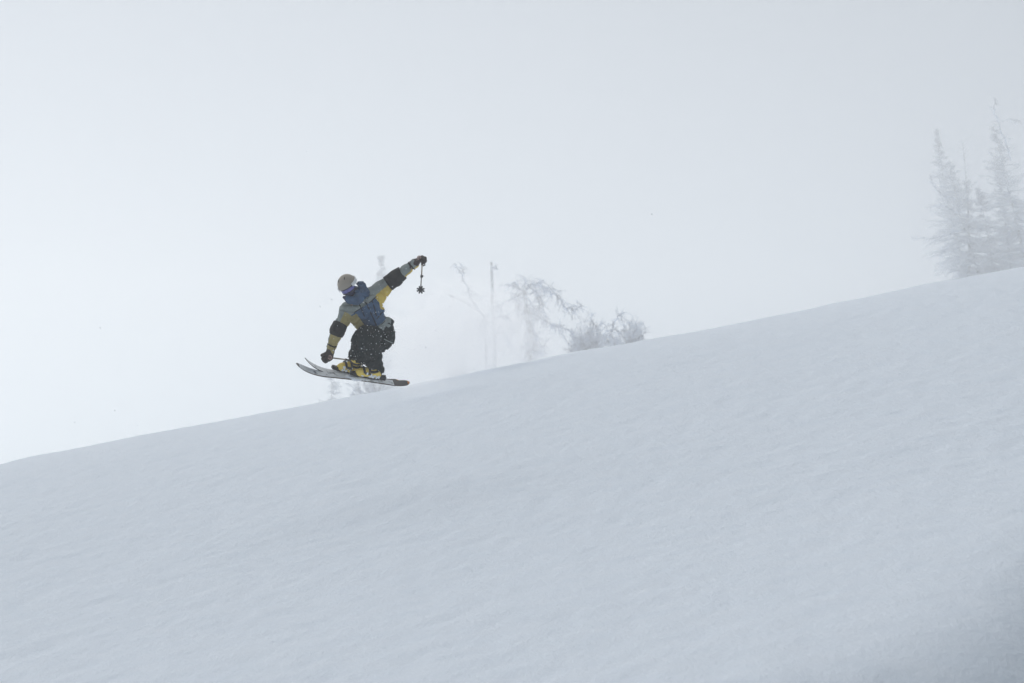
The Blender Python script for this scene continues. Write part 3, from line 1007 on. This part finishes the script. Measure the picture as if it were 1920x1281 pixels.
def fir(name, label, base, H, rng_seed, width, crown_from=0.06, lean=(0.0, 0.0), dens=1.0, shape=1.0, bare_top=0.0, group=None,
        droop=-0.15, twig_r=0.020, profile=None, dark=False):
    rng = np.random.default_rng(rng_seed)
    width, twig_r, lean = width * TS, twig_r * TS * 0.8, (lean[0] * TS, lean[1] * TS)
    root = thing(name, label, "tree", base, group or ("frosted firs beyond the crest" if name == "fir_tree" else None))
    T, C = Segs(), Segs()
    top = base + np.array([lean[0], lean[1], H])
    bend = np.array([rng.uniform(-1, 1), rng.uniform(-1, 1), 0]) * 0.03 * H
    tr = lambda t: base + (top - base) * t + bend * math.sin(t * math.pi) + np.array([0, 0, -0.6]) * (1 - t)
    r0 = 0.008 * H + 0.05
    pts = [tr(t) for t in np.linspace(0, 1, 25)]
    for i in range(24):
        t = i / 24
        T.add(pts[i], pts[i + 1], r0 * (1 - t) + 0.022, r0 * (1 - t - 1 / 24) + 0.022)
    t = crown_from
    step = 0.15 * TS / H
    while t < 1.0:
        w = profile(t) if profile else (1 - t) ** shape
        R = width * max(0.05, w)
        if t < 1 - bare_top:
            k = rng.integers(2, 6)
            for _ in range(k):
                a = rng.uniform(0, 2 * math.pi)
                L = R * rng.choice([rng.uniform(0.3, 0.8), rng.uniform(0.7, 1.1), rng.uniform(0.9, 1.35)])
                el = 0.35 * t - 0.22 + rng.normal() * 0.16
                d = np.array([math.cos(a) * math.cos(el), math.sin(a) * math.cos(el), math.sin(el)])
                n = 5
                bp, _ = curve(tr(t + rng.uniform(-0.01, 0.01)), d, L, n, rng, 0.13, droop * 1.2 if t < 0.6 else 0.25)
                C.line(bp, twig_r * (1.0 + 0.6 * L), twig_r * 0.7)
                for j in range(1, n + 1):
                    for sgn in (-1, 1):
                        if rng.random() > 0.85 * dens: continue
                        seg = unit(bp[j] - bp[j - 1])
                        side = unit(np.cross(seg, [0, 0, 1])) * sgn
                        tl = L * rng.uniform(0.18, 0.42) * (1.15 - j / (n + 1))
                        tp, _ = curve(bp[j] - seg * rng.random() * L / n, seg * 0.7 + side * 0.8 + rdir(rng) * 0.25, tl + 0.08 * TS, 3, rng, 0.15, droop)
                        C.line(tp, twig_r * 0.8, twig_r * 0.45)
                        needles(C, tp, rng, 9 * dens, 0.14, twig_r * 0.62)
                needles(C, bp, rng, 7 * dens, 0.16, twig_r * 0.65)
        else:
            for _ in range(2):
                a = rng.uniform(0, 2 * math.pi)
                bp, _ = curve(tr(t), [math.cos(a), math.sin(a), 0.5], rng.uniform(0.15, 0.5) * TS, 3, rng, 0.2, 0.2)
                C.line(bp, twig_r, twig_r * 0.5)
                needles(C, bp, rng, 6, 0.1, twig_r * 0.5)
        t += step * rng.uniform(0.7, 1.3)
    link("trunk", T.mesh("trunk", 7), M_BARK, root)
    link("crown", C.mesh("crown", 3), M_RIMED if dark else M_RIME, root)
    return root, tr

def limb(root, name, pts_px, depth, r0, r1, seed, spikes=10, ln=0.25, twigs=True, mat=None, dz=None):
    """a limb through photo-derived points with side twigs and rime"""
    rng = np.random.default_rng(seed)
    r0, r1 = r0 * TS * 0.75, r1 * TS * 0.85
    ctrl = [at(px, py, depth + (0 if dz is None else dz * i)) for i, (px, py) in enumerate(pts_px)]
    pts = []
    for i in range(len(ctrl) - 1):
        for s in np.linspace(0, 1, 5)[:-1]:
            pts.append(ctrl[i] * (1 - s) + ctrl[i + 1] * s + rdir(rng) * 0.05 * TS)
    pts.append(ctrl[-1])
    S = Segs()
    S.line(pts, r0, r1)
    needles(S, pts, rng, spikes * 0.7, ln * 0.6, r1 * 0.8)
    if twigs:
        for i in range(2, len(pts)):
            for _ in range(3):
                if rng.random() < 0.85:
                    d = unit(unit(pts[i] - pts[i - 1]) * 0.6 + rdir(rng) * 0.9 + np.array([0, 0, -0.25]))
                    tp, _ = curve(pts[i], d, TS * ln * rng.uniform(0.8, 3.0), 4, rng, 0.25, -0.3)
                    S.line(tp, r1 * 0.9, r1 * 0.4)
                    needles(S, tp, rng, spikes, ln * 0.5, r1 * 0.5)
    return link(name, S.mesh(name, 4), mat or M_RIMED, root)

# right-hand group --------------------------------------------------
D_R = 310.0
b = base_at(1848, D_R, 515)
pr1 = lambda t: 0.55 + 0.45 * math.sin(min(1, t / 0.35) * math.pi / 2) if t < 0.35 else (1.0 * (1 - ((t - 0.35) / 0.65)) ** 0.75 + 0.06)
H = top_height(b, 1796, 300)
t1, tr1 = fir("fir_tree", "rime-covered fir left of the group at the right edge, with bare limbs reaching left", b, H, 11, 1.85, 0.02, (-1.45, 0.5), 1.0, profile=pr1, twig_r=0.021)
limb(t1, "branch", [(1806, 430), (1770, 442), (1740, 446), (1713, 447)], D_R, 0.045, 0.014, 5, 8, 0.16)
limb(t1, "branch", [(1792, 372), (1765, 365), (1750, 345), (1744, 330)], D_R, 0.05, 0.016, 6, 8, 0.16)
limb(t1, "branch", [(1800, 400), (1770, 385), (1745, 388)], D_R, 0.04, 0.015, 7, 8, 0.18)
limb(t1, "branch", [(1810, 450), (1780, 460), (1762, 480)], D_R, 0.04, 0.015, 8, 8, 0.2)
b = base_at(1822, D_R + 3, 515)
pr2 = lambda t: 0.75 + 0.25 * math.sin(min(1, t / 0.4) * math.pi / 2) if t < 0.4 else max(0.05, 1.0 - ((t - 0.4) / 0.6) ** 0.95)
fir("fir_tree", "tallest pale fir of the right-hand pair, its frosted top beside a bare spike", b, top_height(b, 1772, 240), 12, 1.45, 0.02, (-1.35, 0.4), 1.0, profile=pr2, twig_r=0.02)
b = base_at(1864, D_R - 1, 510)
fir("fir_tree", "lower bushy frosted fir standing right of the two leaning firs", b, top_height(b, 1846, 352), 13, 1.55, 0.02, (-0.5, 0.2), 1.0, profile=lambda t: (1 - t) ** 0.6, twig_r=0.021)
b = base_at(1812, D_R + 1, 520)
sp, _ = fir("dead_tree", "slim bare frosted spike leaning among the right-hand firs", b, top_height(b, 1806, 265), 14, 0.35, 0.45, (0.15, 0), 0.6, profile=lambda t: 0.5, twig_r=0.016, bare_top=0.25)
b = base_at(1930, D_R - 2, 500)
pr3 = lambda t: 0.9 if t < 0.5 else max(0.08, 0.9 - ((t - 0.5) / 0.5) ** 0.8 * 0.85)
t4, _ = fir("fir_tree", "fir cut off by the right edge, crooked bare leader on top", b, top_height(b, 1885, 235), 15, 2.2, 0.02, (-1.3, 0.3), 1.0, profile=pr3, twig_r=0.021)
limb(t4, "leader", [(1897, 300), (1884, 262), (1874, 232), (1862, 212), (1866, 188)], D_R - 2, 0.055, 0.02, 22, 5, 0.14)
limb(t4, "branch", [(1878, 228), (1895, 222), (1912, 228)], D_R - 2, 0.03, 0.014, 23, 5, 0.14)
b = base_at(1898, D_R + 2, 505)
fir("fir_tree", "narrow frosted fir between the right-hand firs and the frame edge", b, top_height(b, 1880, 290), 16, 0.8, 0.02, (-0.45, 0.2), 1.0, profile=lambda t: max(0.15, (1 - t) ** 0.55), twig_r=0.02)

# centre: weeping frosted tree ---------------------------------------
D_C = 290.0
MC = D_C * KPX
b = base_at(992, D_C, 672)
root = thing("weeping_tree", "storm-bent frosted tree with drooping branches and a long limb reaching right", "tree", b)
S = Segs(); rng = np.random.default_rng(41)
tp = [at(px, py, D_C) for px, py in ((993, 690), (992, 660), (994, 625), (990, 600), (986, 575), (984, 550), (982, 535))]
tp[0] = b + np.array([0, 0, -0.5])
S.line(tp, 0.16 * TS, 0.07 * TS)
link("trunk", S.mesh("trunk", 8), M_BARK, root)
k = 0
for pts, r0, r1 in [
        ([(984, 545), (996, 533), (1012, 535), (1025, 545), (1040, 552), (1052, 563), (1060, 576), (1075, 580), (1092, 574)], 0.10, 0.028),
        ([(1015, 537), (1030, 539), (1038, 543)], 0.06, 0.02), ([(1004, 536), (1008, 528), (1014, 527)], 0.04, 0.02),
        ([(985, 548), (972, 540), (964, 530), (956, 533)], 0.07, 0.025), ([(984, 536), (985, 528), (985, 520)], 0.04, 0.016),
        ([(990, 552), (1005, 545), (1014, 560), (1020, 580), (1021, 600)], 0.08, 0.026), ([(988, 556), (975, 558), (971, 575), (970, 600), (974, 620)], 0.07, 0.026),
        ([(990, 585), (1005, 590), (1020, 600), (1034, 608), (1048, 610)], 0.09, 0.026), ([(1030, 606), (1050, 612), (1068, 622), (1075, 626)], 0.05, 0.02),
        ([(992, 600), (982, 596), (972, 605)], 0.06, 0.02), ([(990, 560), (998, 572), (1004, 590)], 0.07, 0.025),
        ([(986, 545), (975, 550), (968, 558), (960, 560)], 0.05, 0.02), ([(993, 620), (1005, 630), (1016, 650), (1024, 640)], 0.05, 0.02),
        ([(992, 640), (1000, 655), (1014, 664)], 0.05, 0.02), ([(992, 640), (980, 652), (974, 668)], 0.05, 0.02),
        ([(990, 562), (984, 578), (982, 596)], 0.06, 0.022), ([(993, 630), (1000, 645), (1002, 668)], 0.05, 0.024), ([(992, 610), (984, 625), (984, 650)], 0.05, 0.024), ([(994, 605), (1003, 618), (1006, 640)], 0.05, 0.024), ([(991, 640), (988, 655), (986, 672)], 0.05, 0.024), ([(990, 575), (996, 590), (999, 612)], 0.05, 0.024), ([(996, 540), (1006, 550), (1012, 575), (1010, 592)], 0.06, 0.022)]:
    k += 1
    limb(root, "branch", pts, D_C + rng.uniform(-0.7, 0.7), r0, r1, 100 + k, 12, 0.22)

# centre: snag behind the snow plume ---------------------------------
b = base_at(926, D_C + 6, 690)
root = thing("dead_snag", "bare upright dead trunk behind the blowing snow", "tree", b)
S = Segs()
S.line([b + np.array([0, 0, -0.5])] + [at(px, py, D_C + 6) for px, py in ((928, 650), (926, 610), (924, 580), (923, 545), (922, 515), (921, 492))], 0.11 * TS, 0.055 * TS)
rng = np.random.default_rng(8)
ptsn = [at(px, py, D_C + 6) for px, py in ((926, 610), (924, 580), (923, 545), (921, 492))]
needles(S, ptsn, rng, 12, 0.16, 0.03, 0.0)
link("trunk", S.mesh("trunk", 7), M_BARK, root)
limb(root, "branch", [(921, 503), (927, 502), (930, 500)], D_C + 6, 0.04, 0.02, 61, 4, 0.1)
limb(root, "branch", [(924, 582), (932, 576), (934, 572)], D_C + 6, 0.06, 0.03, 62, 6, 0.15)
limb(root, "branch", [(926, 600), (940, 590), (956, 600), (964, 620)], D_C + 6, 0.07, 0.025, 63, 12, 0.28)
limb(root, "branch", [(926, 610), (912, 600), (900, 610)], D_C + 6, 0.06, 0.025, 64, 12, 0.28)
limb(root, "branch", [(927, 620), (945, 625), (958, 645)], D_C + 6, 0.06, 0.025, 65, 12, 0.28)

b = base_at(912, D_C + 9, 690)
root = thing("leaning_snag", "thin dead trunk leaning left behind the blowing snow", "tree", b)
S = Segs()
S.line([b + np.array([0, 0, -0.4])] + [at(px, py, D_C + 9) for px, py in ((912, 640), (908, 592), (885, 575), (862, 562), (840, 553))], 0.09 * TS, 0.04 * TS)
link("trunk", S.mesh("trunk", 6), M_BARK, root)
limb(root, "branch", [(900, 585), (884, 560), (874, 535), (864, 512), (852, 494)], D_C + 9, 0.06, 0.02, 71, 7, 0.16)
limb(root, "branch", [(868, 520), (868, 505), (864, 495)], D_C + 9, 0.035, 0.016, 72, 6, 0.14)
limb(root, "branch", [(880, 552), (890, 552), (898, 556)], D_C + 9, 0.035, 0.016, 73, 6, 0.14)

# low rime bushes along the crest -------------------------------------
def bush(name, label, px, py_top, depth, half_px, seed, n=60, tw=0.02, cat="bush", bend=0.0, dense=1.0, mat=None):
    rng = np.random.default_rng(seed)
    tw = tw * TS * 0.7
    b = base_at(px, depth, py_top + 40)
    Hh = max(0.35, top_height(b, px, py_top))
    R = half_px * depth * KPX
    root = thing(name, label, cat, b, "low frosted bushes along the crest")
    stem, S = Segs(), Segs()
    for i in range(7):
        a = rng.uniform(0, 6.28)
        pts, _ = curve(b + np.array([0, 0, -0.3]), [math.cos(a) * 0.35, math.sin(a) * 0.35, 1], Hh * rng.uniform(0.45, 0.8) + 0.3, 5, rng, 0.15)
        stem.line(pts, 0.06 * TS, 0.025 * TS)
    for i in range(int(n * dense)):
        a = rng.uniform(0, 6.28); e = rng.uniform(0.05, 1.45)
        d = np.array([math.cos(a) * math.cos(e) * R / Hh + bend, math.sin(a) * math.cos(e), math.sin(e)])
        L = math.hypot(R * math.cos(e), Hh * math.sin(e)) * rng.uniform(0.6, 1.08)
        pts, _ = curve(b + np.array([rng.normal() * 0.25 * R, rng.normal() * 0.3, 0.0]), d, L, 6, rng, 0.16, -0.15)
        S.line(pts, tw * 1.6, tw * 0.7)
        for j in range(2, 7):
            for _ in range(2):
                tp, _ = curve(pts[j], unit(pts[j] - pts[j - 1]) + rdir(rng) * 0.8, rng.uniform(0.15, 0.45) * (0.5 * TS + 0.3 * Hh), 3, rng, 0.2, -0.2)
                S.line(tp, tw, tw * 0.5)
                needles(S, tp, rng, 8, 0.12, tw * 0.6)
        needles(S, pts, rng, 6, 0.14, tw * 0.7)
    link("stem", stem.mesh("stem", 5), M_BARK, root)
    link("crown", S.mesh("crown", 3), mat or M_RIMED, root)
    return root

bb = bush("krummholz_bush", "frosted dome-shaped bush right of the storm-bent tree", 1096, 606, 268, 38, 201, 110, 0.022, bend=0.1)
limb(bb, "branch", [(1110, 640), (1112, 612), (1110, 600), (1112, 590)], 268, 0.06, 0.018, 202, 8, 0.14)
limb(bb, "branch", [(1118, 655), (1122, 635), (1118, 615), (1128, 608)], 268, 0.05, 0.02, 203, 8, 0.14)
root = thing("fallen_branches", "tangle of bare frosted branches between the two low bushes", "branches", base_at(1148, 262, 645))
for i, pts in enumerate([[(1122, 648), (1135, 622), (1150, 618), (1166, 628)], [(1145, 622), (1152, 606), (1160, 592), (1168, 586)], [(1138, 625), (1150, 632), (1162, 640)],
                         [(1130, 648), (1140, 640), (1156, 645)], [(1150, 650), (1158, 640), (1163, 650)], [(1132, 640), (1140, 630), (1150, 640)], [(1125, 655), (1140, 652), (1160, 648)]]):
    limb(root, "branch", pts, 262 + 0.3 * i, 0.045, 0.02, 300 + i, 8, 0.16)
sb = bush("snowy_shrub", "small rounded snow-laden shrub, rightmost on the open crest", 1187, 602, 256, 19, 401, 60, 0.024, dense=1.0)
rng = np.random.default_rng(77)
def snow_caps(root, spots, depth, seed):
    rng = np.random.default_rng(seed)
    for px, py, r in spots:
        r = r * TS * 0.62
        c = at(px, py, depth + rng.uniform(-0.4, 0.2))
        V, F = surface_nets([ell(c + rdir(rng) * r * 0.3, (r * rng.uniform(0.8, 1.3), r, r * 0.55), None, r * 0.4) for _ in range(5)], r * 0.16)
        V = V + vnormals(V, F) * (fbm(V * 3 / r * 0.5, 2, seed) * r * 0.12)[:, None]
        link("snow_cap", mesh_np("snow_cap", V, F), M_RIME, root)
snow_caps(sb, [(1180, 629, 0.30), (1195, 622, 0.26), (1201, 608, 0.20), (1180, 606, 0.16), (1198, 632, 0.24), (1186, 612, 0.18)], 256, 5)
bush("frost_bush", "faint low frosted bush on the crest left of the storm-bent tree", 862, 676, 278, 34, 501, 45, 0.018)
bush("frost_bush", "grey frosted bush on the crest behind the tail of the skis", 712, 703, 270, 54, 502, 85, 0.022)
b = base_at(620, 330, 745)
fir("fir_tree", "faint little fir below the ski tips at the crest", b, top_height(b, 621, 700), 17, 0.75, 0.05, (0, 0), 0.8, profile=lambda t: (1 - t) ** 0.7 + 0.1, twig_r=0.02)
b = base_at(722, 335, 735)
fir("fir_tree", "ghostly narrow fir top rising behind the skier's raised arm", b, top_height(b, 718, 480), 18, 1.3, 0.3, (-0.3, 0), 0.8, profile=lambda t: max(0.12, (1 - t) ** 0.75), twig_r=0.024)

# ------------------------------------------------------------------ snow kicked up behind the skier
def spray_material(dens):
    m = bpy.data.materials.new("powder_cloud")
    m.use_nodes = True
    nt = m.node_tree
    nt.nodes.clear()
    N, Lk = nt.nodes.new, nt.links.new
    out = N("ShaderNodeOutputMaterial")
    v = N("ShaderNodeVolumePrincipled")
    v.inputs["Color"].default_value = (0.985, 0.99, 1.0, 1)
    v.inputs["Anisotropy"].default_value = 0.78
    tc = N("ShaderNodeTexCoord")
    mp = N("ShaderNodeMapping"); mp.vector_type = 'POINT'
    mp.inputs["Location"].default_value = (-1, -1, -1)
    mp.inputs["Scale"].default_value = (2, 2, 2)
    Lk(tc.outputs["Generated"], mp.inputs["Vector"])
    ln = N("ShaderNodeVectorMath"); ln.operation = 'LENGTH'
    Lk(mp.outputs[0], ln.inputs[0])
    fall = N("ShaderNodeMapRange"); fall.interpolation_type = 'SMOOTHSTEP'
    fall.inputs["From Min"].default_value = 1.0; fall.inputs["From Max"].default_value = 0.15
    Lk(ln.outputs["Value"], fall.inputs["Value"])
    nz = N("ShaderNodeTexNoise")
    nz.inputs["Scale"].default_value = 2.6; nz.inputs["Detail"].default_value = 5
    Lk(tc.outputs["Object"], nz.inputs["Vector"])
    nr = N("ShaderNodeMapRange")
    nr.inputs["From Min"].default_value = 0.38; nr.inputs["From Max"].default_value = 0.68
    Lk(nz.outputs["Fac"], nr.inputs["Value"])
    m1 = N("ShaderNodeMath"); m1.operation = 'MULTIPLY'
    Lk(fall.outputs[0], m1.inputs[0]); Lk(nr.outputs[0], m1.inputs[1])
    m2 = N("ShaderNodeMath"); m2.operation = 'MULTIPLY'; m2.inputs[1].default_value = dens
    Lk(m1.outputs[0], m2.inputs[0]); Lk(m2.outputs[0], v.inputs["Density"])
    Lk(v.outputs[0], out.inputs["Volume"])
    return m
def spray(label, px, py, depth, rx, ry, rz, dens):
    c = at(px, py, depth)
    V, F = surface_nets([ell(np.zeros(3), (rx, rz, ry))], 0.14)
    o = link("snow_spray", mesh_np("snow_spray", V, F), spray_material(dens), kind="stuff", label=label)
    o.location = c
    return o
spray("pale cloud of powder snow hanging in the air behind the skier", 868, 632, 46.0, 2.7, 1.7, 1.95, 2.6)
spray("low puff of powder snow just behind the trousers and ski tails", 790, 664, 40.0, 1.5, 1.2, 1.3, 1.7)

# flakes in the air
def flakes():
    rng = np.random.default_rng(90)
    ov, of = ICO_V, ICO_F
    P, Rr = [], []
    for _ in range(150):                       # round the skier
        P.append(at(690 + rng.normal() * 90, 610 + rng.normal() * 75, 27.5 + rng.normal() * 0.9)); Rr.append(0.003 + 0.006 * rng.random() ** 3)
    for _ in range(90):                        # blown out of the plume
        P.append(at(840 + rng.normal() * 70, 620 + rng.normal() * 60, 30.2 + rng.normal() * 0.7)); Rr.append(0.003 + 0.006 * rng.random() ** 3)
    for _ in range(110):                       # drifting through the rest of the air
        P.append(np.array([rng.uniform(-9, 9), rng.uniform(14, 38), 0])); P[-1][2] = ground_at(P[-1][0], P[-1][1]) + rng.uniform(0.3, 9); Rr.append(0.003 + 0.003 * rng.random() ** 2)
    for px, py in ((140, 792), (258, 798), (600, 575), (622, 562), (215, 770), (1222, 402), (575, 284)):
        P.append(at(px, py, 24.0)); Rr.append(0.009)
    V = np.concatenate([p + ov * r * rng.uniform(0.6, 1.3, 3) for p, r in zip(P, Rr)])
    F = np.concatenate([of + 12 * i for i in range(len(P))])
    link("falling_snow", mesh_np("falling_snow", V, F), M_SNOWC, kind="stuff", label="loose snowflakes drifting through the air around the skier")
flakes()
